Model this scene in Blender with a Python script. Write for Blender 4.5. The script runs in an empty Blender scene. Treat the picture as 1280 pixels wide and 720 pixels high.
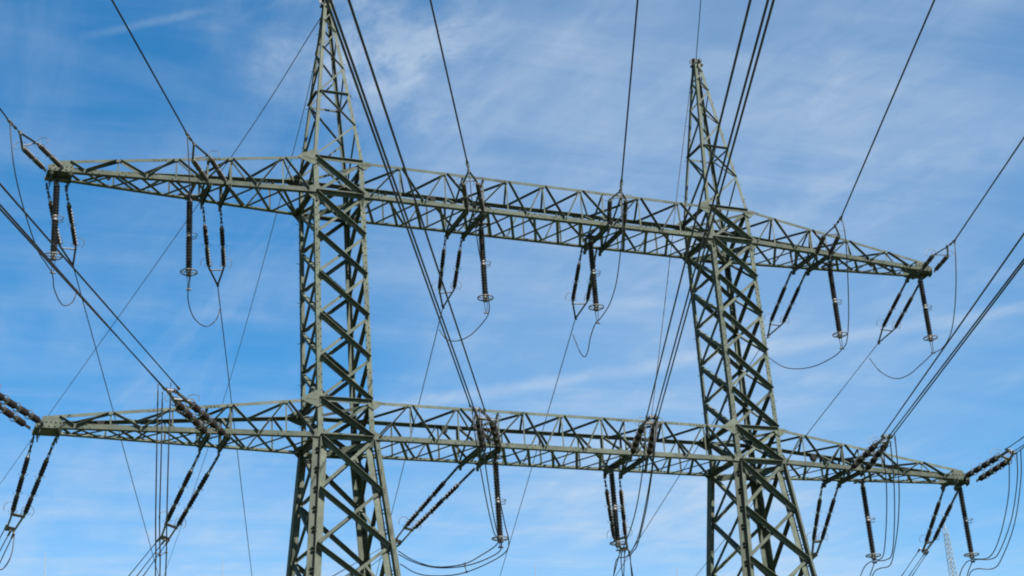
import bpy, bmesh, math, random
from mathutils import Vector, Matrix
random.seed(7)
V = Vector
R_ = math.radians
sc = bpy.context.scene
COL = sc.collection

# ------------------------------------------------------------------ camera
cam_d = bpy.data.cameras.new('camera')
cam = bpy.data.objects.new('camera', cam_d)
COL.objects.link(cam)
cam_d.sensor_width = 36.0
cam_d.lens = 2027.71 / 1280 * 36
cam_d.clip_start = 0.1
cam_d.clip_end = 20000
yaw, pitch, roll = -0.4215, 0.39159, 0.0711
Mr = Matrix.Rotation(yaw, 3, 'Z') @ Matrix.Rotation(pitch, 3, 'X') @ Matrix.Rotation(roll, 3, 'Y')
cam.matrix_world = Matrix.Translation((-26.079, -55.424, 1.668)) @ (Mr @ Matrix.Rotation(R_(90), 3, 'X')).to_4x4()
sc.camera = cam

# ------------------------------------------------------------------ sun and sky
SUN_EL, SUN_AZ = 48.0, 167.0          # azimuth clockwise from +Y: behind the camera, to its right
sd = bpy.data.lights.new('sun', 'SUN')
sd.energy = 5.0
sd.angle = R_(0.5)
sd.color = (1.0, 0.95, 0.86)
sun = bpy.data.objects.new('sun', sd)
COL.objects.link(sun)
sdir = V((math.sin(R_(SUN_AZ)) * math.cos(R_(SUN_EL)), math.cos(R_(SUN_AZ)) * math.cos(R_(SUN_EL)), math.sin(R_(SUN_EL))))
sun.rotation_euler = sdir.to_track_quat('Z', 'Y').to_euler()
sc.view_settings.view_transform = 'Standard'
sc.view_settings.look = 'None'
sc.view_settings.exposure = 1.5
sc.view_settings.gamma = 1.0
sc.view_settings.use_curve_mapping = False

sc.render.engine = 'CYCLES'
sc.cycles.pixel_filter_type = 'BLACKMAN_HARRIS'
sc.cycles.filter_width = 2.0        # the photograph is a little soft

world = bpy.data.worlds.new('World')
sc.world = world
world.use_nodes = True
nt = world.node_tree
nt.nodes.clear()


def N(tree, kind, **kw):
    n = tree.nodes.new(kind)
    for k, v in kw.items():
        setattr(n, k, v)
    return n


def math_node(tree, op, a, b=None, clamp=False):
    n = N(tree, 'ShaderNodeMath', operation=op, use_clamp=clamp)
    for i, s in enumerate((a, b)):
        if s is None:
            continue
        if isinstance(s, (int, float)):
            n.inputs[i].default_value = s
        else:
            tree.links.new(s, n.inputs[i])
    return n.outputs[0]


def vdot(tree, vec, d):
    n = N(tree, 'ShaderNodeVectorMath', operation='DOT_PRODUCT')
    tree.links.new(vec, n.inputs[0])
    n.inputs[1].default_value = d
    return n.outputs['Value']


def maprange(tree, v, a, b, c, d, smooth=True):
    n = N(tree, 'ShaderNodeMapRange', interpolation_type='SMOOTHSTEP' if smooth else 'LINEAR')
    tree.links.new(v, n.inputs['Value'])
    for k, x in zip(('From Min', 'From Max', 'To Min', 'To Max'), (a, b, c, d)):
        n.inputs[k].default_value = x
    return n.outputs['Result']


sky = N(nt, 'ShaderNodeTexSky', sky_type='NISHITA', sun_disc=False)
sky.sun_elevation = R_(SUN_EL)
sky.sun_rotation = R_(SUN_AZ)
sky.altitude = 300
sky.air_density = 1.0
sky.dust_density = 0.25
sky.ozone_density = 3.0
tc = N(nt, 'ShaderNodeTexCoord')
dirv = tc.outputs['Generated']
sep = N(nt, 'ShaderNodeSeparateXYZ')
nt.links.new(dirv, sep.inputs[0])
zz = math_node(nt, 'MAXIMUM', sep.outputs['Z'], 0.03)
comb = N(nt, 'ShaderNodeCombineXYZ')          # where the view ray meets a flat cloud layer
nt.links.new(math_node(nt, 'DIVIDE', sep.outputs['X'], zz), comb.inputs[0])
nt.links.new(math_node(nt, 'DIVIDE', sep.outputs['Y'], zz), comb.inputs[1])


def cloud_noise(scale, rot, stretch, detail, rough, off, dist=0.0):
    mp = N(nt, 'ShaderNodeMapping')
    mp.inputs['Rotation'].default_value = (0, 0, rot)
    mp.inputs['Scale'].default_value = (stretch[0], stretch[1], 1)
    mp.inputs['Location'].default_value = off
    nt.links.new(comb.outputs[0], mp.inputs['Vector'])
    n = N(nt, 'ShaderNodeTexNoise')
    nt.links.new(mp.outputs[0], n.inputs['Vector'])
    n.inputs['Scale'].default_value = scale
    n.inputs['Detail'].default_value = detail
    n.inputs['Roughness'].default_value = rough
    n.inputs['Distortion'].default_value = dist
    return n.outputs['Fac']


SKY_SAT, SKY_HUE, SKY_VAL = 1.34, 0.493, 1.24
CLOUD = (4.5, 5.25, 6.1, 1)
hs = N(nt, 'ShaderNodeHueSaturation')
hs.inputs['Saturation'].default_value = SKY_SAT
hs.inputs['Hue'].default_value = SKY_HUE
hs.inputs['Value'].default_value = SKY_VAL
nt.links.new(sky.outputs[0], hs.inputs['Color'])
# thin veil of high cirrus: broad patches times fine fibres
broad = maprange(nt, cloud_noise(0.9, 0.5, (1.0, 0.5), 3, 0.55, (0.35, 0.1, 0.0)), 0.40, 0.68, 0.0, 1.0)
fib = maprange(nt, cloud_noise(2.6, 0.5, (2.2, 0.5), 7, 0.62, (3.1, 1.7, 0.0), 0.5), 0.38, 0.72, 0.0, 1.0)
soft = maprange(nt, cloud_noise(5.0, 0.9, (1.0, 0.6), 8, 0.6, (8.3, 2.2, 0.0), 0.3), 0.35, 0.75, 0.0, 1.0)

fine = maprange(nt, cloud_noise(11.0, 0.7, (1.0, 0.7), 9, 0.62, (1.3, 5.2, 0.0), 0.4), 0.30, 0.68, 0.0, 1.0)
bands = maprange(nt, cloud_noise(3.2, -0.42, (0.35, 1.6), 6, 0.58, (4.1, 0.4, 0.0), 0.6), 0.36, 0.74, 0.0, 1.0)


def patch(d, r0, r1):
    return maprange(nt, vdot(nt, dirv, V(d).normalized()), math.cos(R_(r1)), math.cos(R_(r0)), 0.0, 1.0)


def mx(a, b): return math_node(nt, 'MULTIPLY', a, b)
def ad(a, b): return math_node(nt, 'ADD', a, b)


clear = math_node(nt, 'SUBTRACT', 1.0, mx(patch((0.6246, 0.7229, 0.2952), 1, 9), 0.85))
wisp = mx(patch((0.300, 0.800, 0.519), 0.1, 4.6), mx(mx(soft, fine), 0.40))
wisp2 = mx(patch((0.240, 0.812, 0.53), 0.1, 3.8), mx(mx(soft, fine), 0.52))
sheet = mx(patch((0.49, 0.765, 0.43), 2.0, 16.0), ad(0.24, mx(ad(mx(soft, fine), mx(bands, 0.3)), 0.17)))
low = mx(mx(maprange(nt, sep.outputs['Z'], 0.18, 0.36, 1.0, 0.0), clear), ad(0.22, ad(mx(bands, 0.07), mx(ad(soft, mx(soft, fine)), 0.13))))


def streak(n, w, mid, r0, r1, amp):
    d = math_node(nt, 'ABSOLUTE', ad(vdot(nt, dirv, V(n).normalized()), mx(math_node(nt, 'SUBTRACT', soft, 0.5), w * 0.7)))
    line = maprange(nt, d, 0.0, w, 1.0, 0.0)
    return mx(mx(line, ad(mx(fib, 0.6), 0.4)), mx(patch(mid, r0, r1), amp))


trail = streak((0.2049, 0.2642, -0.9424), 0.0070, (0.56, 0.76, 0.334), 6, 24, 0.34)
wtrail = streak((0.3403, 0.4574, -0.8216), 0.004, (0.1508, 0.8359, 0.5278), 0.6, 2.6, 0.27)
veil = mx(mx(patch((0.40, 0.83, 0.39), 12, 48), clear), ad(mx(mx(broad, fib), 0.20), ad(mx(bands, 0.10), mx(mx(bands, fine), 0.08))))
tot = ad(ad(ad(veil, wisp), ad(wisp2, sheet)), ad(ad(low, trail), ad(wtrail, mx(mx(fib, soft), 0.10))))
cmix = N(nt, 'ShaderNodeMix', data_type='RGBA')
nt.links.new(math_node(nt, 'MINIMUM', tot, 0.9), cmix.inputs['Factor'])
nt.links.new(hs.outputs[0], cmix.inputs['A'])
cmix.inputs['B'].default_value = CLOUD
bg = N(nt, 'ShaderNodeBackground')
bg.inputs['Strength'].default_value = 0.05
nt.links.new(cmix.outputs['Result'], bg.inputs['Color'])
wo = N(nt, 'ShaderNodeOutputWorld')
nt.links.new(bg.outputs[0], wo.inputs['Surface'])


# ------------------------------------------------------------------ surveyed points (metres)
# S strings, W conductors, H hanging insulators, J jumpers, E earth wires
DATA = {
  'S': {
    ('UF', 'P1'): {"A":[[-19.735,-0.35,29.455],[-19.112,-0.35,29.603]],"E":[[-20.856,-2.821,29.005],[-20.319,-2.792,29.222]],"apex":[-21.055,-3.888,28.995],"clamp":[-21.508,-4.874,28.848]},
    ('UB', 'P1'): {"A":[[-19.602,0.35,29.252],[-18.909,0.35,29.242]],"E":[[-18.624,3.556,28.245],[-18.0,3.59,28.278]],"apex":[-17.957,4.6,27.965]},
    ('UF', 'P2'): {"A":[[-13.861,-0.9,29.457],[-13.189,-0.9,29.543]],"E":[[-14.988,-3.376,29.054],[-14.362,-3.369,29.24]],"apex":[-15.2,-4.61,29.015],"clamp":[-15.634,-5.509,28.874]},
    ('UB', 'P2'): {"A":[[-13.638,0.9,29.247],[-12.95,0.9,29.227]],"E":[[-12.688,4.089,28.161],[-12.057,4.139,28.248]],"apex":[-12.098,5.083,27.893]},
    ('UF', 'P3'): {"A":[[-3.416,-1.04,29.483],[-2.726,-1.04,29.459]],"E":[[-4.554,-3.542,29.385],[-3.948,-3.503,29.499]],"apex":[-4.651,-4.397,29.437],"clamp":[-4.982,-5.084,29.427]},
    ('UB', 'P3'): {"A":[[-3.547,1.04,29.443],[-2.828,1.04,29.434]],"E":[[-2.752,4.199,28.164],[-2.044,4.262,28.315]],"apex":[-2.227,5.193,27.88]},
    ('UF', 'P4'): {"A":[[2.916,-1.04,29.621],[3.62,-1.04,29.592]],"E":[[1.753,-3.527,29.456],[2.472,-3.538,29.539]],"apex":[1.854,-4.272,29.47],"clamp":[1.448,-5.198,29.431]},
    ('UB', 'P4'): {"A":[[2.629,1.04,29.4],[3.335,1.04,29.478]],"E":[[3.536,4.227,28.273],[4.261,4.217,28.338]],"apex":[4.122,5.226,27.953]},
    ('UF', 'P5'): {"A":[[13.108,-0.9,29.398],[13.772,-0.9,29.393]],"E":[[11.919,-3.362,29.099],[12.642,-3.397,29.166]],"apex":[11.762,-4.405,29.037],"clamp":[11.329,-5.474,28.9]},
    ('UB', 'P5'): {"A":[[12.928,0.9,29.29],[13.72,0.9,29.372]],"E":[[13.628,4.141,28.17],[14.268,4.131,28.143]],"apex":[13.999,5.05,27.867]},
    ('UF', 'P6'): {"A":[[19.212,-0.35,29.574],[19.869,-0.35,29.522]],"E":[[17.975,-2.759,29.096],[18.714,-2.813,29.118]],"apex":[17.709,-4.045,28.892],"clamp":[17.231,-5.126,28.656]},
    ('UB', 'P6'): {"A":[[18.846,0.35,29.329],[19.452,0.35,29.13]],"E":[[19.491,3.598,28.197],[20.208,3.64,28.207]],"apex":[19.982,4.701,27.904]},
    ('LF', 'P2'): {"A":[[-13.802,-0.9,19.518],[-13.114,-0.9,19.469]],"E":[[-16.016,-5.799,19.007],[-15.519,-5.713,19.015]],"apex":[-16.221,-6.306,19.146]},
    ('LF', 'P3'): {"A":[[-3.365,-1.06,19.519],[-2.713,-1.06,19.492]],"E":[[-5.53,-5.979,18.992],[-5.001,-5.922,18.957]],"apex":[-5.794,-6.5,19.152]},
    ('LF', 'P4'): {"A":[[2.938,-1.06,19.641],[3.679,-1.06,19.632]],"E":[[0.864,-6.024,19.172],[1.402,-5.94,19.232]],"apex":[1.015,-6.532,19.269]},
    ('LF', 'P5'): {"A":[[13.213,-0.9,19.586],[13.967,-0.9,19.572]],"E":[[11.092,-5.841,19.09],[11.648,-5.764,19.21]],"apex":[11.206,-6.352,19.195]},
    ('LF', 'P6'): {"A":[[19.464,-0.35,19.701],[20.124,-0.35,19.589]],"E":[[17.368,-5.288,19.081],[17.876,-5.219,18.961]],"apex":[17.524,-5.804,19.112]},
    ('LF', 'P1'): {"A":[[-19.845,-0.35,19.561],[-19.373,-0.35,19.734]],"E":[[-22.167,-5.249,19.161],[-21.67,-5.163,19.169]],"apex":[-22.372,-5.756,19.3]},
    ('LB', 'P1'): {"A":[[-19.617,0.35,19.478],[-18.886,0.35,19.433]],"E":[[-19.772,4.423,17.822],[-19.351,4.383,17.738]],"apex":[-19.752,4.853,17.328]},
    ('LB', 'P2'): {"A":[[-13.686,0.9,19.421],[-12.981,0.9,19.368]],"E":[[-14.066,4.981,17.82],[-13.671,4.894,17.656]],"apex":[-14.031,5.387,17.303]},
    ('LB', 'P3'): {"A":[[-3.565,1.06,19.443],[-2.901,1.06,19.38]],"E":[[-4.406,5.15,18.055],[-4.108,5.038,17.938]],"apex":[-4.611,5.544,17.521]},
    ('LB', 'P4'): {"A":[[2.715,1.06,19.464],[3.398,1.06,19.464]],"E":[[4.714,4.569,17.716],[5.315,4.685,17.869]],"apex":[5.425,5.077,17.428]},
    ('LB', 'P5'): {"A":[[12.972,0.9,19.465],[13.779,0.9,19.467]],"E":[[14.675,4.673,17.973],[15.209,4.812,18.051]],"apex":[14.966,5.193,17.48]},
    ('LB', 'P6'): {"A":[[18.861,0.35,19.404],[19.544,0.35,19.254]],"E":[[20.402,4.209,17.958],[20.983,4.351,18.124]],"apex":[20.676,4.73,17.734]},
  },
  'W': {
    ('UF', 'P1'): [[[-21.508,-4.874,28.848],[-21.919,-5.787,28.789],[-46.492,-60.411,25.274]]],
    ('UB', 'P1'): [[[-17.957,4.6,27.965],[-7.513,42.056,25.914],[5.899,90.151,23.281]]],
    ('UF', 'P2'): [[[-15.634,-5.509,28.874],[-19.709,-14.276,28.192],[-44.936,-68.552,23.975]]],
    ('UB', 'P2'): [[[-12.098,5.083,27.893],[-0.143,46.752,25.695],[13.628,94.752,23.162]]],
    ('UF', 'P3'): [[[-4.982,-5.084,29.427],[-10.676,-16.591,28.438],[-37.205,-70.21,23.828]]],
    ('UB', 'P3'): [[[-2.227,5.193,27.88],[4.838,33.114,26.511],[17.09,81.531,24.137]]],
    ('UF', 'P4'): [[[1.448,-5.198,29.431],[-4.59,-18.388,28.458],[-29.507,-72.821,24.439]]],
    ('UB', 'P4'): [[[4.122,5.226,27.953],[16.269,44.364,25.542],[31.065,92.035,22.606]]],
    ('UF', 'P5'): [[[11.329,-5.474,28.9],[3.576,-22.082,27.693],[-21.752,-76.331,23.749]]],
    ('UB', 'P5'): [[[13.999,5.05,27.867],[22.914,36.767,26.226],[36.426,84.842,23.737]]],
    ('UF', 'P6'): [[[17.231,-5.126,28.656],[12.726,-15.033,27.894],[-12.047,-69.518,23.704]]],
    ('UB', 'P6'): [[[19.982,4.701,27.904],[31.129,43.984,25.812],[44.76,92.021,23.254]]],
    ('LF', 'P2'): [[[-15.958,-6.306,19.219],[-23.225,-22.52,17.817],[-47.687,-77.104,13.097]],[[-16.417,-6.306,19.159],[-23.089,-21.264,17.921],[-47.46,-75.904,13.397]],[[-16.288,-6.306,19.06],[-23.101,-21.461,17.729],[-47.623,-76.011,12.938]]],
    ('LF', 'P3'): [[[-5.491,-6.5,19.114],[-19.285,-34.862,15.591],[-45.365,-88.485,8.929]],[[-6.016,-6.5,19.224],[-19.529,-34.485,15.778],[-45.462,-88.185,9.164]],[[-5.875,-6.5,19.118],[-19.54,-34.727,15.626],[-45.525,-88.399,8.987]]],
    ('LF', 'P4'): [[[0.743,-6.532,19.242],[-12.991,-36.473,15.763],[-37.868,-90.708,9.46]],[[1.107,-6.532,19.325],[-12.631,-36.446,15.846],[-37.533,-90.669,9.538]],[[1.195,-6.532,19.241],[-12.644,-36.617,15.738],[-37.578,-90.825,9.428]]],
    ('LF', 'P5'): [[[10.94,-6.352,19.179],[0.62,-26.966,17.379],[-26.16,-80.454,12.707]],[[11.299,-6.352,19.232],[1.861,-25.457,17.465],[-24.621,-79.068,12.505]],[[11.38,-6.352,19.173],[2.004,-25.278,17.455],[-24.542,-78.865,12.59]]],
    ('LF', 'P6'): [[[17.262,-5.804,19.187],[15.635,-8.804,18.689],[-12.673,-60.992,10.028]],[[17.602,-5.804,19.105],[15.561,-8.804,18.368],[-17.517,-57.415,6.418]],[[17.708,-5.804,19.044],[15.538,-8.804,18.272],[-18.878,-56.399,6.016]]],
    ('LF', 'P1'): [[[-22.109,-5.756,19.373],[-29.376,-21.97,17.971],[-53.838,-76.554,13.251]],[[-22.568,-5.756,19.313],[-29.24,-20.714,18.075],[-53.611,-75.354,13.551]],[[-22.439,-5.756,19.214],[-29.252,-20.911,17.883],[-53.774,-75.461,13.092]]],
    ('LB', 'P1'): [[[-19.874,4.853,17.512],[-20.025,5.623,17.224],[-21.289,12.071,14.811]],[[-19.75,4.853,17.278],[-19.962,6.007,16.841],[-21.146,12.458,14.396]],[[-19.633,4.853,17.193],[-19.882,6.563,16.525],[-20.825,13.024,14.003]]],
    ('LB', 'P2'): [[[-14.204,5.387,17.359],[-14.884,7.99,16.462],[-16.562,14.414,14.246]],[[-14.02,5.387,17.272],[-14.61,7.793,16.423],[-16.186,14.225,14.154]],[[-13.868,5.387,17.277],[-14.373,7.732,16.415],[-15.761,14.171,14.047]]],
    ('LB', 'P3'): [[[-4.629,5.544,17.652],[-6.035,8.816,17.032],[-8.758,15.152,15.831]],[[-4.705,5.544,17.452],[-5.831,8.373,16.834],[-8.368,14.746,15.441]],[[-4.5,5.544,17.459],[-5.454,8.259,16.75],[-7.706,14.671,15.076]]],
    ('LB', 'P4'): [[[5.427,5.077,17.451],[6.087,6.685,16.667],[8.506,12.588,13.787]],[[5.611,5.077,17.388],[6.502,6.631,16.664],[9.729,12.262,14.044]],[[5.237,5.077,17.445],[5.572,6.633,16.643],[6.889,12.742,13.49]]],
    ('LB', 'P5'): [[[14.811,5.193,17.476],[14.878,6.923,16.933],[15.137,13.598,14.839]],[[14.974,5.193,17.444],[15.066,6.851,16.921],[15.433,13.517,14.817]],[[15.113,5.193,17.521],[15.288,6.959,16.951],[15.942,13.592,14.812]]],
    ('LB', 'P6'): [[[20.442,4.73,17.826],[21.023,7.18,17.139],[22.58,13.751,15.296]],[[20.726,4.73,17.685],[21.227,6.906,17.081],[22.742,13.491,15.253]],[[20.861,4.73,17.689],[21.392,6.883,17.08],[23.01,13.437,15.226]]],
  },
  'H': {
    ('U', 'P1'): [[-19.275,0.0,29.192],[-19.275,0.0,27.728],[-19.275,0.0,26.16],[-19.275,0.0,25.562]],
    ('U', 'P2'): [[-14.233,0.6,29.445],[-14.233,0.6,27.89],[-14.233,0.6,26.298],[-14.233,0.6,25.644]],
    ('U', 'P3'): [[-2.425,-0.0,29.359],[-2.425,-0.0,27.713],[-2.425,-0.0,26.14],[-2.425,-0.0,25.55]],
    ('U', 'P4'): [[2.615,0.2,29.439],[2.615,0.2,27.905],[2.615,0.2,26.285],[2.615,0.2,25.644]],
    ('U', 'P5'): [[14.593,0.3,29.485],[14.593,0.3,27.779],[14.593,0.3,26.135],[14.593,0.3,25.529]],
    ('U', 'P6'): [[19.267,0.0,29.247],[19.267,0.0,27.818],[19.267,0.0,26.264],[19.267,0.0,25.609]],
    ('L', 'P3'): [[-2.449,0.0,19.476],[-2.449,0.0,17.825],[-2.449,0.0,16.301],[-2.449,0.0,16.024]],
    ('L', 'P4'): [[2.661,0.3,19.373],[2.661,0.3,17.835],[2.661,0.3,16.358],[2.661,0.3,16.134]],
    ('L', 'P5'): [[14.799,0.6,19.465],[14.799,0.6,17.917],[14.799,0.6,16.294],[14.799,0.6,16.05]],
    ('L', 'P6'): [[19.425,0.0,19.475],[19.425,0.0,17.903],[19.425,0.0,16.321],[19.425,0.0,16.073]],
  },
  'J': {
    ('U', 'P1'): [[[-21.508,-4.874,28.848],[-21.276,-4.63,27.397],[-20.798,-3.412,26.534],[-20.06,-1.706,25.712],[-19.565,-0.487,25.671],[-19.281,0.0,25.499],[-19.123,0.51,25.128],[-18.686,1.53,24.98],[-18.138,3.06,25.737],[-17.666,5.1,27.141]]],
    ('U', 'P2'): [[[-15.634,-5.509,28.874],[-15.529,-5.326,27.98],[-15.4,-4.898,27.119],[-15.233,-4.287,26.498],[-14.682,-1.844,25.925],[-14.329,-0.011,25.936],[-14.254,0.6,25.611],[-14.113,1.098,25.271],[-13.681,2.095,25.112],[-13.024,3.091,25.222],[-12.272,4.586,26.137],[-11.879,5.583,27.087]]],
    ('U', 'P3'): [[[-4.982,-5.084,29.427],[-4.923,-5.084,28.797],[-4.759,-4.83,27.739],[-4.1,-3.559,26.659],[-3.029,-1.525,26.117],[-2.501,-0.508,25.897],[-2.339,0.0,25.529],[-2.301,0.854,25.414],[-2.23,2.277,25.472],[-2.237,3.701,25.756],[-2.288,4.839,26.25],[-2.261,5.693,27.017]]],
    ('U', 'P4'): [[[1.448,-5.198,29.431],[1.379,-5.198,28.591],[1.402,-4.928,27.346],[1.63,-4.118,26.703],[2.199,-2.499,26.239],[2.68,-0.88,26.066],[2.596,-0.232,25.748],[2.494,0.2,25.588],[2.498,0.753,25.195],[2.894,1.858,25.068],[3.273,2.963,25.212],[3.616,4.068,25.864],[4.161,5.726,27.358]]],
    ('U', 'P5'): [[[11.328,-5.474,28.889],[11.397,-5.474,28.246],[11.698,-4.897,27.092],[12.368,-3.742,26.2],[13.858,-1.432,25.968],[14.456,-0.277,25.6],[14.567,0.3,25.485],[14.542,0.93,25.374],[14.394,2.137,25.379],[14.334,3.45,25.688],[14.195,4.5,26.168],[14.055,5.55,27.093]]],
    ('U', 'P6'): [[[17.231,-5.126,28.656],[17.144,-5.126,27.939],[17.329,-4.613,26.879],[18.277,-3.075,26.287],[19.133,-1.538,25.901],[19.41,-0.513,25.659],[19.244,0.0,25.565],[19.153,0.78,25.339],[19.32,2.081,25.27],[19.334,3.121,25.478],[19.379,4.161,26.206],[19.685,5.201,27.253]]],
    ('L', 'P1'): [[[-22.878,-5.709,19.346],[-22.656,-4.567,17.4],[-22.035,-1.713,16.155],[-21.091,0.981,15.252],[-20.333,2.452,15.286],[-19.974,3.432,15.695],[-19.702,4.413,16.401],[-19.598,4.903,17.177]]],
    ('L', 'P2'): [[[-16.634,-6.306,19.333],[-16.515,-5.675,17.405],[-16.268,-4.414,15.4],[-15.938,-2.838,14.353],[-15.288,1.087,14.251],[-15.623,3.806,14.315],[-15.99,5.437,15.01]],[[-16.492,-6.306,19.073],[-16.372,-5.675,17.148],[-16.141,-4.414,15.405],[-15.793,-2.838,14.224],[-15.119,1.087,14.142],[-15.333,3.806,14.203],[-15.754,5.437,14.955]],[[-16.227,-6.306,19.416],[-16.143,-5.675,17.16],[-15.91,-4.414,15.414],[-15.599,-2.838,14.362],[-14.925,1.087,14.202],[-15.104,3.806,14.265],[-15.461,5.437,15.02]]],
    ('L', 'P3'): [[[-5.962,-6.5,19.141],[-5.903,-6.5,18.171],[-5.234,-5.2,17.371],[-3.963,-2.6,16.784],[-2.978,-0.65,16.459],[-2.571,0.0,16.177],[-2.858,1.119,15.948],[-3.153,2.238,15.879],[-3.823,3.356,16.03],[-4.302,4.475,16.521],[-4.563,5.594,17.173]],[[-5.697,-6.5,19.13],[-5.668,-6.5,18.185],[-5.028,-5.2,17.324],[-3.784,-2.6,16.643],[-2.824,-0.65,16.343],[-2.457,0.0,15.935],[-2.703,1.119,15.798],[-3.158,2.238,15.801],[-3.825,3.356,15.998],[-4.305,4.475,16.456],[-4.568,5.594,17.042]],[[-5.491,-6.5,19.114],[-5.411,-6.5,18.058],[-4.09,-3.9,17.159],[-2.784,-1.3,16.573],[-2.246,-0.325,16.199],[-2.267,0.0,15.849],[-2.478,1.119,15.711],[-3.106,2.238,15.552],[-3.675,3.356,15.67],[-4.191,4.475,16.01],[-4.516,5.594,16.651]]],
    ('L', 'P4'): [[[0.739,-6.532,19.212],[0.57,-6.532,18.246],[1.074,-5.166,17.548],[2.197,-2.433,17.173],[2.907,-0.383,16.797],[2.828,0.3,16.138],[3.475,1.748,16.023],[5.242,5.127,15.779]],[[1.1,-6.532,19.265],[0.908,-6.532,18.117],[1.405,-5.166,17.444],[2.422,-2.433,16.748],[3.14,-0.383,16.36],[3.141,0.541,15.983],[3.082,1.265,16.059],[3.636,2.713,15.96],[4.716,5.127,15.768]],[[1.191,-6.532,19.21],[0.923,-6.532,17.969],[1.434,-5.166,17.415],[2.545,-2.433,16.939],[3.161,-0.383,16.234],[3.367,0.541,16.117],[3.649,1.265,16.042],[5.658,5.127,15.788]]],
    ('L', 'P5'): [[[10.931,-6.352,18.732],[11.599,-5.309,17.64],[13.152,-2.876,16.913],[14.339,-0.79,16.153],[14.596,-0.095,16.025],[14.817,0.6,16.163],[15.671,2.457,16.384],[16.616,4.314,16.305],[17.035,5.243,15.873]],[[11.313,-6.352,19.009],[11.955,-5.309,17.657],[13.509,-2.876,16.762],[14.724,-0.79,16.097],[14.871,-0.095,15.999],[14.886,0.6,16.097],[15.972,2.457,16.216],[17.003,4.314,16.099],[17.433,5.243,15.7]],[[11.572,-6.352,19.312],[12.188,-5.309,17.667],[13.684,-2.876,16.769],[14.804,-0.79,16.1],[15.028,-0.095,15.767],[15.035,0.6,15.811],[16.077,2.457,16.114],[17.131,4.314,16.101],[17.605,5.243,15.704]]],
    ('L', 'P6'): [[[17.375,-5.804,18.86],[17.972,-4.643,17.626],[19.155,-2.321,16.602],[19.637,-0.871,16.085],[19.492,0.0,16.185],[20.588,1.912,16.494],[21.336,3.346,16.342],[22.185,4.78,15.876]],[[17.796,-5.804,19.082],[18.32,-4.933,18.228],[19.645,-2.612,17.227],[19.945,-1.161,16.23],[19.9,-0.58,16.058],[19.569,0.0,16.153],[20.761,1.912,16.283],[21.637,3.346,16.094],[22.553,4.78,15.698]],[[18.03,-5.804,19.229],[18.504,-4.933,18.237],[19.773,-2.612,17.061],[20.068,-1.161,16.027],[19.981,-0.58,15.663],[19.571,0.0,15.771],[20.758,1.912,16.069],[21.658,3.346,15.985],[22.598,4.78,15.699]]],
  },
  'E': {
    'right front': [[8.75,0.0,38.866],[6.032,-5.336,38.463],[-21.141,-58.678,34.436]],
    'left front': [[-8.75,0.0,38.866],[-9.616,-2.012,38.748],[-33.289,-57.05,35.521]],
    'left back': [[-8.85,0.1,38.416],[-9.706,13.674,37.989],[-12.835,51.414,37.291],[-14.137,67.172,36.992],[-19.074,126.958,35.856]],
    'left down': [[-8.85,0.12,38.116],[-7.108,11.313,37.599],[-2.841,43.644,36.224],[1.867,85.603,34.642],[8.554,145.187,32.396]],
    'right down': [[8.6,0.1,38.566],[7.723,0.9,33.42],[6.891,1.2,29.174],[5.948,1.25,25.021],[4.981,1.06,21.283]],
  },
}


# ------------------------------------------------------------------ materials
def mat(name, cols, rough=0.5, metal=0.0, scale=3.0, detail=6, bump=0.0, spec=0.5, stretch=(1, 1, 1)):
    m = bpy.data.materials.new(name)
    m.use_nodes = True
    t = m.node_tree
    b = t.nodes['Principled BSDF']
    tcn = N(t, 'ShaderNodeTexCoord')
    mp = N(t, 'ShaderNodeMapping')
    mp.inputs['Scale'].default_value = stretch
    t.links.new(tcn.outputs['Object'], mp.inputs['Vector'])
    nz = N(t, 'ShaderNodeTexNoise')
    nz.inputs['Scale'].default_value = scale
    nz.inputs['Detail'].default_value = detail
    nz.inputs['Roughness'].default_value = 0.65
    t.links.new(mp.outputs[0], nz.inputs['Vector'])
    cr = N(t, 'ShaderNodeValToRGB')
    el = cr.color_ramp.elements
    el[0].position, el[1].position = 0.32, 0.70
    el[0].color, el[1].color = (*cols[0], 1), (*cols[-1], 1)
    if len(cols) == 3:
        e = el.new(0.5)
        e.color = (*cols[1], 1)
    t.links.new(nz.outputs['Fac'], cr.inputs['Fac'])
    t.links.new(cr.outputs['Color'], b.inputs['Base Color'])
    rr = maprange(t, nz.outputs['Fac'], 0.3, 0.7, max(rough - 0.1, 0.05), min(rough + 0.12, 1.0), False)
    t.links.new(rr, b.inputs['Roughness'])
    b.inputs['Metallic'].default_value = metal
    b.inputs['Specular IOR Level'].default_value = spec
    if bump:
        bp = N(t, 'ShaderNodeBump')
        bp.inputs['Strength'].default_value = bump
        bp.inputs['Distance'].default_value = 0.01
        t.links.new(nz.outputs['Fac'], bp.inputs['Height'])
        t.links.new(bp.outputs[0], b.inputs['Normal'])
    return m


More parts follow.
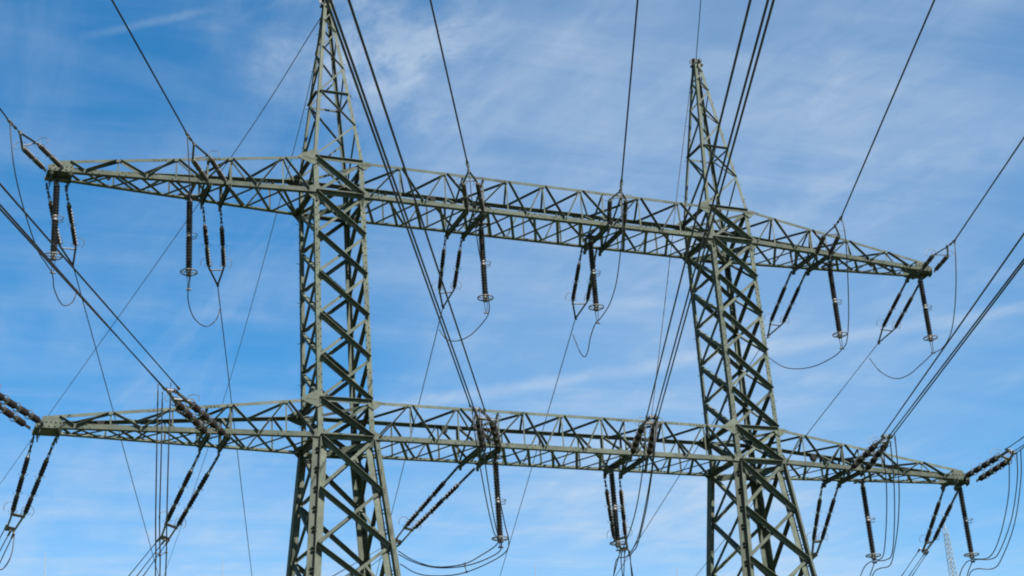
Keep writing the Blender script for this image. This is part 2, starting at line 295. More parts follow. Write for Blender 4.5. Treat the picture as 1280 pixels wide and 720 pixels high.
M_steel = mat('green_painted_steel', [(0.034, 0.042, 0.032), (0.056, 0.066, 0.052), (0.083, 0.093, 0.075)], 0.72, 0, 2.2, 8, 0.15, 0.15)
M_ring = mat('dull_galvanised_rod', [(0.05, 0.05, 0.05), (0.10, 0.10, 0.10)], 0.6, 0.3, 6, 5)
M_galv = mat('galvanised_steel', [(0.07, 0.07, 0.07), (0.13, 0.127, 0.123)], 0.5, 0.4, 6, 5)
M_dark = mat('dark_fittings', [(0.02, 0.02, 0.02), (0.05, 0.05, 0.05)], 0.5, 0.3, 8, 4)
M_ins = mat('brown_porcelain', [(0.006, 0.0045, 0.0045), (0.013, 0.009, 0.008)], 0.42, 0, 5, 4, 0, 0.3)
M_disc = mat('red_brown_porcelain', [(0.006, 0.004, 0.004), (0.013, 0.009, 0.008)], 0.65, 0, 5, 4, 0, 0.10)
M_wire = mat('weathered_aluminium', [(0.006, 0.005, 0.009), (0.015, 0.012, 0.019)], 0.7, 0.0, 4, 4)
M_jump = mat('jumper_aluminium', [(0.016, 0.016, 0.020), (0.036, 0.036, 0.042)], 0.65, 0.1, 4, 4)
M_box = mat('grey_box_paint', [(0.007, 0.008, 0.007), (0.014, 0.015, 0.013)], 0.7, 0, 5, 4, 0, 0.1)
M_grass = mat('grass', [(0.035, 0.055, 0.018), (0.055, 0.080, 0.028), (0.08, 0.09, 0.04)], 0.9, 0, 0.35, 10, 0.6)
M_conc = mat('concrete', [(0.30, 0.29, 0.27), (0.42, 0.41, 0.38)], 0.85, 0, 3, 8, 0.3)
M_mast = mat('mast_steel', [(0.16, 0.18, 0.19), (0.24, 0.26, 0.27)], 0.6, 0.2, 3, 4)


def weather(m):
    t = m.node_tree
    b = t.nodes['Principled BSDF']
    src = b.inputs['Base Color'].links[0].from_socket
    inf = N(t, 'ShaderNodeObjectInfo')
    geo = N(t, 'ShaderNodeNewGeometry')
    tone = maprange(t, inf.outputs['Random'], 0, 1, 0.86, 1.14, False)
    isl = maprange(t, geo.outputs['Random Per Island'], 0, 1, 0.82, 1.16, False)
    hv = N(t, 'ShaderNodeHueSaturation')
    t.links.new(math_node(t, 'MULTIPLY', tone, isl), hv.inputs['Value'])
    t.links.new(src, hv.inputs['Color'])
    tcn = N(t, 'ShaderNodeTexCoord')
    last = hv.outputs[0]
    for sc_, lo, hi, amt, col in ((1.1, 0.60, 0.74, 0.55, (0.060, 0.048, 0.036, 1)), (7.0, 0.63, 0.72, 0.7, (0.050, 0.026, 0.014, 1)), (4.0, 0.66, 0.75, 0.5, (0.22, 0.22, 0.20, 1))):
        nz = N(t, 'ShaderNodeTexNoise')
        mp = N(t, 'ShaderNodeMapping')
        mp.inputs['Scale'].default_value = (1, 1, 0.45)
        mp.inputs['Location'].default_value = (sc_ * 3, sc_, 0)
        t.links.new(tcn.outputs['Object'], mp.inputs['Vector'])
        t.links.new(mp.outputs[0], nz.inputs['Vector'])
        nz.inputs['Scale'].default_value = sc_
        nz.inputs['Detail'].default_value = 8
        nz.inputs['Roughness'].default_value = 0.65
        mxn = N(t, 'ShaderNodeMix', data_type='RGBA')
        t.links.new(maprange(t, nz.outputs['Fac'], lo, hi, 0, amt), mxn.inputs['Factor'])
        t.links.new(last, mxn.inputs['A'])
        mxn.inputs['B'].default_value = col
        last = mxn.outputs['Result']
    t.links.new(last, b.inputs['Base Color'])


weather(M_steel)

# ------------------------------------------------------------------ mesh helpers
def obj(name, bm, material, parent=None, smooth=False, **props):
    """link the bmesh (built in world coordinates) as ONE mesh object, relative to its parent"""
    bmesh.ops.recalc_face_normals(bm, faces=bm.faces[:])
    org = WORLD[parent.name] if parent is not None else V((0, 0, 0))
    top = None
    if parent is None:
        vs = [v.co for v in bm.verts]
        top = sum(vs, V()) / len(vs)
        org = top
    bmesh.ops.translate(bm, verts=bm.verts[:], vec=-org)
    me = bpy.data.meshes.new(name)
    bm.to_mesh(me)
    bm.free()
    me.materials.append(material)
    if smooth:
        for p in me.polygons:
            p.use_smooth = True
    o = bpy.data.objects.new(name, me)
    COL.objects.link(o)
    if parent is not None:
        o.parent = parent
        WORLD[o.name] = org          # children are built against the same origin
    else:
        o.location = top
        WORLD[o.name] = top
    for k, v in props.items():
        o[k] = v
    return o


WORLD = {}


def thing(name, label, cat, loc, group=None):
    o = bpy.data.objects.new(name, None)
    COL.objects.link(o)
    o.location = loc
    o.empty_display_size = 0.3
    o['label'] = label
    o['category'] = cat
    if group:
        o['group'] = group
    WORLD[o.name] = V(loc)
    return o


def prism(bm, prof0, prof1):
    a = [bm.verts.new(p) for p in prof0]
    b = [bm.verts.new(p) for p in prof1]
    n = len(a)
    bm.faces.new(a[::-1])
    bm.faces.new(b)
    for i in range(n):
        bm.faces.new((a[i], a[(i + 1) % n], b[(i + 1) % n], b[i]))


def ell(bm, p0, p1, d1, d2, w1, w2, t):
    """angle iron from p0 to p1; p is the heel of the angle, its flanges run along d1 and d2"""
    p0, p1 = V(p0), V(p1)
    a = (p1 - p0).normalized()
    d1 = V(d1); d1 = (d1 - a * d1.dot(a)).normalized()
    d2 = V(d2); d2 = (d2 - a * d2.dot(a) - d1 * d2.dot(d1)).normalized()
    pr = [V(), d1 * w1, d1 * w1 + d2 * t, d1 * t + d2 * t, d1 * t + d2 * w2, d2 * w2]
    prism(bm, [p0 + q for q in pr], [p1 + q for q in pr])


def brace(bm, p0, p1, n, w, t, up=V((0, 0, 1)), edge=1, out=1, off=0.0, w2=None):
    """angle-iron brace on a face with outward normal n: one leg flat on the face, the other
    standing along out*n at the upper (edge=1) or lower (edge=-1) side"""
    p0, p1, n = V(p0), V(p1), V(n).normalized()
    a = (p1 - p0).normalized()
    n = (n - a * n.dot(a)).normalized()
    u = a.cross(n)
    if u.dot(up) < 0:
        u = -u
    u = u * edge
    h = u * (w / 2) + n * off
    ell(bm, p0 + h, p1 + h, -u, n * out, w, w2 or w, t)


def flat(bm, p0, p1, n, w, t, off=0.0):
    p0, p1, n = V(p0), V(p1), V(n).normalized()
    a = (p1 - p0).normalized()
    n = (n - a * n.dot(a)).normalized()
    u = a.cross(n)
    pr = [u * (w / 2) + n * off, u * (w / 2) + n * (off + t), -u * (w / 2) + n * (off + t), -u * (w / 2) + n * off]
    prism(bm, [p0 + q for q in pr], [p1 + q for q in pr])


def plate(bm, pts, n, t, off=0.0):
    n = V(n).normalized()
    prism(bm, [V(p) + n * off for p in pts], [V(p) + n * (off + t) for p in pts])


def frame(d):
    d = V(d).normalized()
    r = V((0, 0, 1)) if abs(d.z) < 0.9 else V((1, 0, 0))
    u = d.cross(r).normalized()
    return d, u, u.cross(d).normalized()


def lathe(bm, p, d, prof, seg=12):
    """prof: list of (distance along d, radius)"""
    d, u, v = frame(d)
    rings = []
    for s, r in prof:
        rings.append([bm.verts.new(V(p) + d * s + (u * math.cos(2 * math.pi * k / seg) + v * math.sin(2 * math.pi * k / seg)) * r) for k in range(seg)])
    for a, b in zip(rings, rings[1:]):
        for k in range(seg):
            bm.faces.new((a[k], a[(k + 1) % seg], b[(k + 1) % seg], b[k]))
    bm.faces.new(rings[0][::-1])
    bm.faces.new(rings[-1])


def tube(bm, pts, r, seg=6):
    pts = [V(p) for p in pts]
    rings = []
    up = None
    for i, p in enumerate(pts):
        d = (pts[min(i + 1, len(pts) - 1)] - pts[max(i - 1, 0)]).normalized()
        if up is None:
            _, u, v = frame(d)
        else:
            u = (up - d * up.dot(d)).normalized()
            v = d.cross(u)
        up = u
        rings.append([bm.verts.new(p + (u * math.cos(2 * math.pi * k / seg) + v * math.sin(2 * math.pi * k / seg)) * r) for k in range(seg)])
    for a, b in zip(rings, rings[1:]):
        for k in range(seg):
            bm.faces.new((a[k], a[(k + 1) % seg], b[(k + 1) % seg], b[k]))
    bm.faces.new(rings[0][::-1])
    bm.faces.new(rings[-1])


def ring(bm, c, d, R, r, a0=0, a1=360, seg=20):
    d, u, v = frame(d)
    n = max(3, int(seg * (a1 - a0) / 360))
    pts = [V(c) + (u * math.cos(R_(a0 + (a1 - a0) * k / n)) + v * math.sin(R_(a0 + (a1 - a0) * k / n))) * R for k in range(n + 1)]
    tube(bm, pts, r, 6)


def spline(pts, n=8):
    pts = [V(p) for p in pts]
    P = [pts[0] * 2 - pts[1]] + pts + [pts[-1] * 2 - pts[-2]]
    out = []
    for i in range(1, len(P) - 2):
        a, b, c, d = P[i - 1:i + 3]
        for k in range(n):
            t = k / n
            out.append(0.5 * ((2 * b) + (c - a) * t + (2 * a - 5 * b + 4 * c - d) * t * t + (3 * b - a - 3 * c + d) * t ** 3))
    out.append(pts[-1])
    return out


def bolt(bm, p, n, r=0.022, h=0.03):
    lathe(bm, p, n, [(0, r), (h, r)], 6)


# ------------------------------------------------------------------ ground
bm = bmesh.new()
bmesh.ops.create_grid(bm, x_segments=60, y_segments=60, size=4000)
for v in bm.verts:
    d = math.hypot(v.co.x, v.co.y)
    v.co.z = max(0, d - 400) * 0.004 * (0.5 + 0.5 * math.sin(v.co.x * 0.003) * math.cos(v.co.y * 0.0024))
g = obj('ground', bm, M_grass)
g['kind'] = 'structure'

# ------------------------------------------------------------------ the portal pylon
ZL, ZLT, ZU, ZUT, ZPK = 19.6, 21.065, 29.469, 30.996, 38.87
HX = 8.75
pylon = thing('portal_pylon', 'green steel lattice portal pylon of two towers joined by two long crossbeams', 'power pylon', (0, 0, 0))


def half(z):
    """tower half-width in x and y at height z (leg heel lines)"""
    if z <= ZL:
        k = (ZL - z) * 0.093
        return 1.075 + k, 1.13 + k * 0.9
    if z <= ZUT:
        f = (z - ZL) / (ZUT - ZL)
        return 1.075 - 0.055 * f, 1.13 - 0.03 * f
    f = (z - ZUT) / (ZPK - ZUT)
    return 1.02 + (0.13 - 1.02) * f, 1.10 + (0.13 - 1.10) * f


def corner(cx, sx, sy, z):
    w, d = half(z)
    return V((cx + sx * w, sy * d, z))


FACES = [((-1, -1), (1, -1), V((0, -1, 0))), ((1, -1), (1, 1), V((1, 0, 0))), ((1, 1), (-1, 1), V((0, 1, 0))), ((-1, 1), (-1, -1), V((-1, 0, 0)))]


def xpanel(bm, cx, fa, fb, n, z0, z1, w, t, inset):
    """crossed braces between two legs: one outside the leg flange, the other inside it"""
    a0, a1 = corner(cx, *fa, z0), corner(cx, *fa, z1)
    b0, b1 = corner(cx, *fb, z0), corner(cx, *fb, z1)
    e = (b0 - a0).normalized() * inset
    # falling brace (from the upper end at leg a to the lower end at leg b): shelf outwards, so its face is shaded
    if n.y > 0.5:                    # rear face: seen from inside, shelves of both inwards
        brace(bm, a1 + e, b0 - e, n, w, t, edge=1, out=-1, off=-0.026)
        brace(bm, a0 + e, b1 - e, n, w, t, edge=1, out=-1, off=0.020)
        return
    if abs(n.x) > 0.5:               # side faces: shelves stay inside the legs
        brace(bm, a1 + e, b0 - e, n, w * 0.9, t, edge=1, out=-1, off=-0.030)
        brace(bm, a0 + e, b1 - e, n, w * 0.8, t, edge=1, out=-1, off=-0.055)
        return
    brace(bm, a1 + e, b0 - e, n, w, t, edge=1, out=1, off=0.004, w2=w * 1.3)
    # rising brace: flat face outwards
    brace(bm, a0 + e, b1 - e, n, w * 0.76, t, edge=1, out=-1, off=-0.024)


def make_tower(cx, where):
    # bracing of each face
    zs_low = [ZL - 0.05]
    step = 1.95
    while zs_low[-1] - step > 1.0:
        zs_low.append(zs_low[-1] - step)
        step *= 1.06
    zs_mid = [ZLT + (ZU - ZLT) * k / 5 for k in range(6)]
    bm = bmesh.new()
    for fa, fb, n in FACES:
        for z1, z0 in zip(zs_low, zs_low[1:]):
            xpanel(bm, cx, fa, fb, n, z0, z1, 0.15, 0.014, 0.10)
        for z0, z1 in zip(zs_mid, zs_mid[1:]):
            xpanel(bm, cx, fa, fb, n, z0 + 0.04, z1 - 0.04, 0.142, 0.014, 0.09)
        xpanel(bm, cx, fa, fb, n, ZL + 0.06, ZLT - 0.06, 0.15, 0.014, 0.09)
        xpanel(bm, cx, fa, fb, n, ZU + 0.06, ZUT - 0.06, 0.15, 0.014, 0.09)
    tw = obj('tower', bm, M_steel, pylon)
    # horizontal frames and diaphragms where the crossbeams meet the tower
    for z, w in ((ZL, 0.17), (ZLT, 0.13), (ZU, 0.17), (ZUT, 0.13), (34.2, 0.09)):
        bm = bmesh.new()
        for fa, fb, n in FACES:
            a, b = corner(cx, *fa, z), corner(cx, *fb, z)
            e = (b - a).normalized() * 0.06
            brace(bm, a + e, b - e, n, w, 0.014, edge=1, out=1, off=0.004)
        if z < 32:
            a, b = corner(cx, -1, -1, z), corner(cx, 1, 1, z)
            c, d = corner(cx, 1, -1, z), corner(cx, -1, 1, z)
            dz = V((0, 0, 0.10))
            ww = 0.24 if z in (ZL, ZU) else 0.11
            brace(bm, a - dz, b - dz, V((0, 0, -1)), ww, 0.014, up=V((0, -1, 0)), off=0.0)
            brace(bm, c - dz, d - dz, V((0, 0, -1)), ww, 0.014, up=V((0, -1, 0)), off=-0.03)
        obj('horizontal_frame', bm, M_steel, tw)
    # legs
    for sx, sy in ((-1, -1), (1, -1), (-1, 1), (1, 1)):
        bm = bmesh.new()
        ell(bm, corner(cx, sx, sy, ZL - 0.02), corner(cx, sx, sy, ZUT + 0.05), V((-sx, 0, 0)), V((0, -sy, 0)), 0.195, 0.195, 0.02)
        ell(bm, corner(cx, sx, sy, ZUT + 0.05), corner(cx, sx, sy, ZPK), V((-sx, 0, 0)), V((0, -sy, 0)), 0.135, 0.135, 0.014)
        # base: two angles heel to heel
        top, bot = corner(cx, sx, sy, ZL - 0.06), corner(cx, sx, sy, 0.25)
        q = V((sx * -0.10, sy * -0.10, 0))
        w0 = 0.27 if sy < 0 else 0.34
        if sy > 0:
            q = V((sx * 0.10, sy * 0.10, 0))
        ell(bm, top + q, bot + q, V((-sx, 0, 0)), V((0, -sy, 0)), w0, w0, 0.026)
        q2 = q + V((sx * 0.035, sy * 0.035, 0))
        if sy < 0:
            ell(bm, top + q2, bot + q2, V((sx, 0, 0)), V((0, sy, 0)), 0.25, 0.25, 0.026)
        for k in range(16 if sy < 0 else 0):
            z = ZL - 0.5 - k * 0.75
            c = corner(cx, sx, sy, z) + q
            flat(bm, c + V((-sx * 0.16, -sy * 0.16, 0.07)), c + V((sx * 0.16, sy * 0.16, 0.07)), V((0, 0, 1)), 0.10, 0.016)
            flat(bm, c + V((-sx * 0.16, -sy * 0.16, -0.07)), c + V((sx * 0.16, sy * 0.16, -0.07)), V((0, 0, 1)), 0.10, 0.016)
        # bolts on the outer faces
        for z in [ZU - 0.4 - k * 0.3 for k in range(28)] + [ZLT + 0.2, ZL + 0.3, ZL + 0.7, ZUT - 0.2, ZUT - 0.5]:
            for u in (0.07, 0.17):
                if random.random() < 0.75:
                    bolt(bm, corner(cx, sx, sy, z + u) + V((-sx * u, 0, 0)), V((0, sy, 0)))
                    bolt(bm, corner(cx, sx, sy, z + u) + V((0, -sy * u, 0)), V((sx, 0, 0)))
        if sx * sy < 0:               # step bolts
            z = 3.0
            k = 0
            while z < ZPK - 1:
                d = V((sx, 0, 0)) if k % 2 else V((0, sy, 0))
                c = corner(cx, sx, sy, z) - V((sx * 0.05, sy * 0.05, 0))
                if z < ZL:
                    c += V((sx * -0.05, sy * -0.05, 0))
                lathe(bm, c, d, [(0, 0.009), (0.15, 0.009), (0.155, 0.015), (0.17, 0.015)], 6)
                z += 0.84
                k += 1
        obj('tower_leg', bm, M_steel, tw)
    for fa, fb, n in FACES:
        # peak: single zigzag lacing that gets finer upwards
        bm = bmesh.new()
        nz, z, flip, k = 9, ZUT + 0.12, n.x + n.y < 0, 0
        hs_ = [1.62, 1.5, 1.25, 1.0, 0.8, 0.6, 0.42, 0.3]
        for h in hs_:
            s, e = (fa, fb) if flip else (fb, fa)
            a, b = corner(cx, *s, z), corner(cx, *e, min(z + h, ZPK - 0.1))
            i = (b - a); i.z = 0
            i = i.normalized() * 0.05
            brace(bm, a + i, b - i, n, 0.07 - 0.003 * k, 0.009, edge=1, out=1 if k % 2 == (n.y < 0) else -1, off=0.004 if k % 2 else -0.014)
            z += h
            flip = not flip
            k += 1
        obj('peak_lacing', bm, M_steel, tw)
    # gusset plates with bolts at the beam joints
    for zt, zb in ((ZLT, ZL), (ZUT, ZU)):
        for sy in (-1, 1):
            for sx in (-1, 1):
                bm = bmesh.new()
                n = V((0, sy, 0))
                c = corner(cx, sx, sy, zt)
                out = 1 if sx * cx > 0 else 0.8
                pts = [c + V((sx * 0.62 * out, 0, 0.0)), c + V((-sx * 0.24, 0, 0.10)), c + V((-sx * 0.22, 0, -0.18)), c + V((0.0, 0, -0.34)), c + V((sx * 0.12, 0, -0.30)), c + V((sx * 0.62 * out, 0, -0.10))]
                if sx > 0:
                    pts[0] = c + V((sx * 0.30, 0, 0.02)); pts[5] = c + V((sx * 0.30, 0, -0.11))
                    pts[3] = c + V((0.0, 0, -0.32)); pts[4] = c + V((sx * 0.12, 0, -0.26))
                    pts[1] = c + V((-sx * 0.22, 0, 0.06))
                pts[1] = c + V((-sx * 0.05, 0, 0.36)) if sx < 0 else pts[1]
                plate(bm, pts, n, 0.022, 0.022)
                for k in range(5):
                    bolt(bm, c + V((sx * (0.10 + 0.08 * k), sy * 0.038, -0.04)), n, 0.016)
                    bolt(bm, c + V((-sx * 0.07, sy * 0.038, 0.02 - 0.05 * k)), n, 0.016)
                obj('gusset_plate', bm, M_steel, tw)
                bm = bmesh.new()
                c = corner(cx, sx, sy, zb)
                plate(bm, [c + V((sx * 0.30, 0, 0.20)), c + V((sx * 0.02, 0, 0.34)), c + V((-sx * 0.25, 0, 0.34)), c + V((-sx * 0.32, 0, 0.1)), c + V((-sx * 0.32, 0, -0.10)), c + V((-sx * 0.2, 0, -0.28)), c + V((sx * 0.02, 0, -0.28)), c + V((sx * 0.30, 0, 0.0))], n, 0.016, -0.045)
                for k in range(4):
                    bolt(bm, c + V((sx * (0.24 - 0.13 * k), sy * -0.035, 0.13)), n, 0.018, 0.05)
                obj('gusset_plate', bm, M_steel, tw)
    # cap on the peak
    bm = bmesh.new()
    lathe(bm, V((cx, 0, ZPK - 0.06)), V((0, 0, 1)), [(0, 0.20), (0.05, 0.20), (0.06, 0.12), (0.28, 0.10), (0.30, 0.05)], 8)
    flat(bm, V((cx - 0.30, 0, ZPK + 0.05)), V((cx + 0.30, 0, ZPK + 0.05)), V((0, 1, 0)), 0.16, 0.04)
    flat(bm, V((cx, -0.36, ZPK - 0.02)), V((cx, 0.36, ZPK - 0.02)), V((1, 0, 0)), 0.16, 0.04)
    for dx, dz in ((-0.22, -0.18), (0.22, -0.12), (-0.16, 0.12), (0.17, 0.1)):
        lathe(bm, V((cx + dx, 0.1, ZPK + dz)), V((0.2, -1, 0.1)), [(0, 0.055), (0.12, 0.07), (0.24, 0.05)], 8)
    obj('peak_cap', bm, M_dark, tw)
    # concrete footings
    for sx, sy in ((-1, -1), (1, -1), (-1, 1), (1, 1)):
        bm = bmesh.new()
        c = corner(cx, sx, sy, 0)
        for z0, z1, r in ((-0.6, 0.28, 0.55), (0.28, 0.36, 0.48)):
            prism(bm, [c + V((x * r, y * r, z0)) for x, y in ((-1, -1), (1, -1), (1, 1), (-1, 1))], [c + V((x * r, y * r, z1)) for x, y in ((-1, -1), (1, -1), (1, 1), (-1, 1))])
        obj('footing', bm, M_conc, tw)


make_tower(-HX, 'left')
make_tower(HX, 'right')

XT, XE = 9.85, 19.45                    # outer tower leg, tip of the crossbeam


def by(x):                              # half-depth of the crossbeam at x
    a = abs(x)
    return 1.16 if a <= XT else 1.16 + (0.40 - 1.16) * (a - XT) / (XE - XT)


def bt(x, zb, zt):                      # height of the top chord
    a = abs(x)
    return zt if a <= XT else zt + (zb + 0.40 - zt) * (a - XT) / (XE - XT)


def make_crossbeam(zb, zt):
    bm = bmesh.new()
    B = lambda x, sy, inn=0.0: V((x, sy * (by(x) - inn), zb))
    T = lambda x, sy, inn=0.0: V((x, sy * (by(x) - inn), bt(x, zb, zt)))
    # tip plates and end box
    for s in (-1, 1):
        x0, x1 = s * (XE - 0.70), s * (XE + 0.22)
        for sy in (-1, 1):
            plate(bm, [V((x0, sy * 0.42, zb - 0.03)), V((x1, sy * 0.42, zb - 0.03)), V((x1, sy * 0.42, zb + 0.16)), V((s * (XE - 0.15), sy * 0.42, zb + 0.34)), V((x0, sy * 0.42, zb + 0.36))], V((0, sy, 0)), 0.02, 0.03)
        flat(bm, V((x0, 0, zb - 0.045)), V((x1, 0, zb - 0.045)), V((0, 0, 1)), 0.80, 0.02)
        flat(bm, V((x1 - s * 0.06, -0.42, zb + 0.12)), V((x1 - s * 0.06, 0.42, zb + 0.06)), V((s, 0, 0)), 0.20, 0.02)
        for k in range(5):
            for sy in (-1, 1):
                bolt(bm, V((x0 + s * (0.08 + 0.19 * k), sy * 0.47, zb + 0.05)), V((0, sy, 0)), 0.028, 0.035)
                bolt(bm, V((x0 + s * (0.08 + 0.16 * k), sy * 0.47, zb + 0.20)), V((0, sy, 0)), 0.028, 0.035)
    beam = None
    xs = [-XE, -XT, XT, XE]
    for sy in (-1, 1):
        bm = bm if beam is None else bmesh.new()
        for a, b in zip(xs, xs[1:]):
            ell(bm, B(a, sy), B(b, sy), V((0, 0, 1)), V((0, -sy, 0)), 0.175 if sy < 0 else 0.14, 0.20, 0.02)
        for k in range(40):
            x = -XE + 0.4 + k * 0.97
            if random.random() < 0.55:
                for q in range(4):
                    bolt(bm, B(x + q * 0.12, sy) + V((0, 0, 0.06 + 0.1 * (q % 2))), V((0, sy, 0)), 0.02, 0.028)
        if beam is None:             # near bottom chord with the end boxes carries the rest of the beam
            beam = obj('crossbeam', bm, M_steel, pylon)
        else:
            obj('bottom_chord', bm, M_steel, beam)
        bm = bmesh.new()
        for a, b in zip(xs, xs[1:]):
            ell(bm, T(a, sy), T(b, sy), V((0, 0, -1)), V((0, -sy, 0)), 0.11, 0.19 if sy > 0 else 0.12, 0.016)
        for x in (-15.9, -13.9, -2.2, 2.35, 5.6, 13.9):   # splice plates
            flat(bm, T(x, sy) + V((0, 0, -0.07)), T(x + 0.55, sy) + V((0, 0, -0.07)), V((0, sy, 0)), 0.12, 0.014, 0.002)
            for q in range(4):
                bolt(bm, T(x + 0.08 + 0.13 * q, sy) + V((0, sy * 0.016, -0.07)), V((0, sy, 0)), 0.02, 0.03)
        obj('top_chord', bm, M_steel, beam)
    tops_c = [10.98, 13.0, 15.02, 17.15]
    bots_c = [9.95, 11.98, 13.98, 16.1, 18.35]
    tops_m = [-6.25, -4.34, -1.65, -0.02, 1.68, 4.38, 6.28]
    bots_m = [-7.55, -5.3, -3.05, -0.85, 0.85, 3.05, 5.3, 7.55]
    for sy in (-1, 1):
        n = V((0, sy, 0))
        segs = []
        for s in (-1, 1):
            for i, x in enumerate(tops_c):
                segs.append((s * bots_c[i], s * x, True))
                segs.append((s * bots_c[i + 1], s * x, True))
            segs.append((s * 18.35, s * 18.95, True))
        for i, x in enumerate(tops_m):
            segs.append((bots_m[i], x, True))
            segs.append((bots_m[i + 1], x, True))
        secs = [bmesh.new() for _ in range(3)]
        sec = lambda x: secs[0 if x < -9 else 2 if x > 9 else 1]
        for xb, xt, _ in segs:
            bm = sec(xb)
            fall = (xt < xb)
            d = 0.07 if xt > xb else -0.07
            brace(bm, B(xb + (0.05 if xt > xb else -0.05), sy) + V((0, 0, 0.10)), T(xt - d, sy) + V((0, 0, -0.06)), n, 0.062, 0.011, edge=1, out=-sy * 1 if sy > 0 else 1, off=(0.004 if fall else 0.020) if sy < 0 else (-0.024 if fall else -0.040), w2=0.10)
        for x in [s * q for s in (-1, 1) for q in tops_c] + tops_m:
            bm = sec(x)
            brace(bm, B(x, sy) + V((0, 0, 0.12)), T(x, sy) + V((0, 0, -0.05)), n, 0.055, 0.009, up=V((1, 0, 0)), edge=1, out=-1, off=-0.050)
        for bm in secs:
            obj('side_lattice', bm, M_steel, beam)
    # bottom lattice: crossed braces at about one metre pitch
    bm = bmesh.new()
    dn = V((0, 0, -1))

    def cell(x, x2):
        h = V((0, 0, 0.0))
        flat(bm, B(x, -1, 0.06), B(x2, 1, 0.06), dn, 0.115, 0.012, -0.03)
        flat(bm, B(x, 1, 0.06), B(x2, -1, 0.06), dn, 0.115, 0.012, 0.004)
    x = -7.70
    while x < 7.6:
        cell(x, x + 1.027)
        x += 1.027
    obj('bottom_lattice', bm, M_steel, beam)
    for s in (-1, 1):
        bm = bmesh.new()
        q = XT + 0.02
        for w in (1.1, 1.1, 1.1, 1.08, 1.05, 1.02, 1.0, 0.98):
            a, b = (q, q + w) if s > 0 else (-q - w, -q)
            cell(a, b)
            q += w
        obj('bottom_lattice', bm, M_steel, beam)
    # top lattice: single zigzag from chord to chord
    bm = bmesh.new()
    dn = V((0, 0, 1))
    path = [(-7.6, 1), (-6.25, -1), (-5.3, 1), (-4.34, -1), (-3.05, 1), (-1.65, -1), (-0.85, 1), (0, -1), (0.85, 1), (1.68, -1), (3.05, 1), (4.38, -1), (5.3, 1), (6.28, -1), (7.6, 1)]
    for (xa, sa), (xb_, sb) in zip(path, path[1:]):
        brace(bm, T(xa, sa, 0.08), T(xb_, sb, 0.08), dn, 0.075, 0.010, up=V((1, 0, 0)), edge=1, out=-1, off=-0.026)
    obj('top_lattice', bm, M_steel, beam)
    for s in (-1, 1):
        bm = bmesh.new()
        path = [(10.0, 1), (10.98, -1), (11.98, 1), (13.0, -1), (13.98, 1), (15.02, -1), (16.1, 1), (17.15, -1), (18.35, 1)]
        for (xa, sa), (xb_, sb) in zip(path, path[1:]):
            brace(bm, T(s * xa, sa, 0.08), T(s * xb_, sb, 0.08), dn, 0.075, 0.010, up=V((1, 0, 0)), edge=1, out=-1, off=-0.026)
        obj('top_lattice', bm, M_steel, beam)
    # strain brackets: heavy cross members under the beam where the strings pull, with inner struts
    for xc, dx in ((-19.2, 0.33), (-13.4, 0.36), (-3.12, 0.36), (3.14, 0.36), (13.4, 0.36), (19.2, 0.33)):
        bm = bmesh.new()
        for q in (-dx, dx):
            a, b = B(xc + q, -1) + V((0, -0.05, 0)), B(xc + q + 0.05, 1) + V((0, 0.05, 0))
            flat(bm, a + V((-0.045, 0, -0.085)), b + V((-0.045, 0, -0.085)), V((1, 0, 0)), 0.13, 0.014)
            flat(bm, a + V((0.045, 0, -0.085)), b + V((0.045, 0, -0.085)), V((1, 0, 0)), 0.13, 0.014)
            flat(bm, a + V((0, 0, -0.012)), b + V((0, 0, -0.012)), V((0, 0, 1)), 0.20, 0.010, -0.006)
            for e, sy in ((a, -1), (b, 1)):
                plate(bm, [e + V((-0.010, sy * 0.02, -0.02)), e + V((-0.010, -sy * 0.22, -0.02)), e + V((-0.010, -sy * 0.10, -0.30)), e + V((-0.010, sy * 0.12, -0.24)), e + V((-0.010, sy * 0.16, -0.08))], V((1, 0, 0)), 0.02)
        if abs(xc) < 15:
            for q in (-dx - 0.08, dx + 0.08):
                x = xc + q
                t = T(x, 1)
                brace(bm, B(x, -1, 0.14) + V((0, 0, 0.05)), T(x, 1, 0.14) + V((0, 0, -0.05)), V((1, 0, 0)), 0.085, 0.010, out=1)
                brace(bm, B(x, 1, 0.14) + V((0, 0, 0.05)), T(x, -1, 0.14) + V((0, 0, -0.05)), V((1, 0, 0)), 0.085, 0.010, out=1, off=0.02)
                for sy in (-1, 1):
                    brace(bm, B(x, sy, 0.03) + V((0, 0, 0.2)), T(x, sy, 0.03) + V((0, 0, -0.06)), V((0, sy, 0)), 0.07, 0.010, up=V((1, 0, 0)), out=-1, off=-0.065)
        obj('strain_bracket', bm, M_steel, beam)
    # small dark boxes that sit on the far top chord
    for x in (-17.35, -4.1, 12.6, 17.0):
        bm = bmesh.new()
        c = T(x, 1, 0.16)
        prism(bm, [c + V((a, b, -0.30)) for a, b in ((-0.09, -0.08), (0.09, -0.08), (0.09, 0.08), (-0.09, 0.08))], [c + V((a, b, -0.04)) for a, b in ((-0.14, -0.08), (0.14, -0.08), (0.14, 0.08), (-0.14, 0.08))])
        prism(bm, [c + V((a, b, -0.37)) for a, b in ((-0.05, -0.05), (0.05, -0.05), (0.05, 0.05), (-0.05, 0.05))], [c + V((a, b, -0.30)) for a, b in ((-0.05, -0.05), (0.05, -0.05), (0.05, 0.05), (-0.05, 0.05))])
        obj('junction_box', bm, M_box, beam)


make_crossbeam(ZL, ZLT)
make_crossbeam(ZU, ZUT)

# ------------------------------------------------------------------ insulators
PLACE = {'P1': "left tip of the {} crossbeam", 'P2': "{} crossbeam's left arm beside the left tower",
         'P3': "{} crossbeam just right of the left tower", 'P4': "{} crossbeam just left of the right tower",
         'P5': "{} crossbeam's right arm beside the right tower", 'P6': "right tip of the {} crossbeam"}


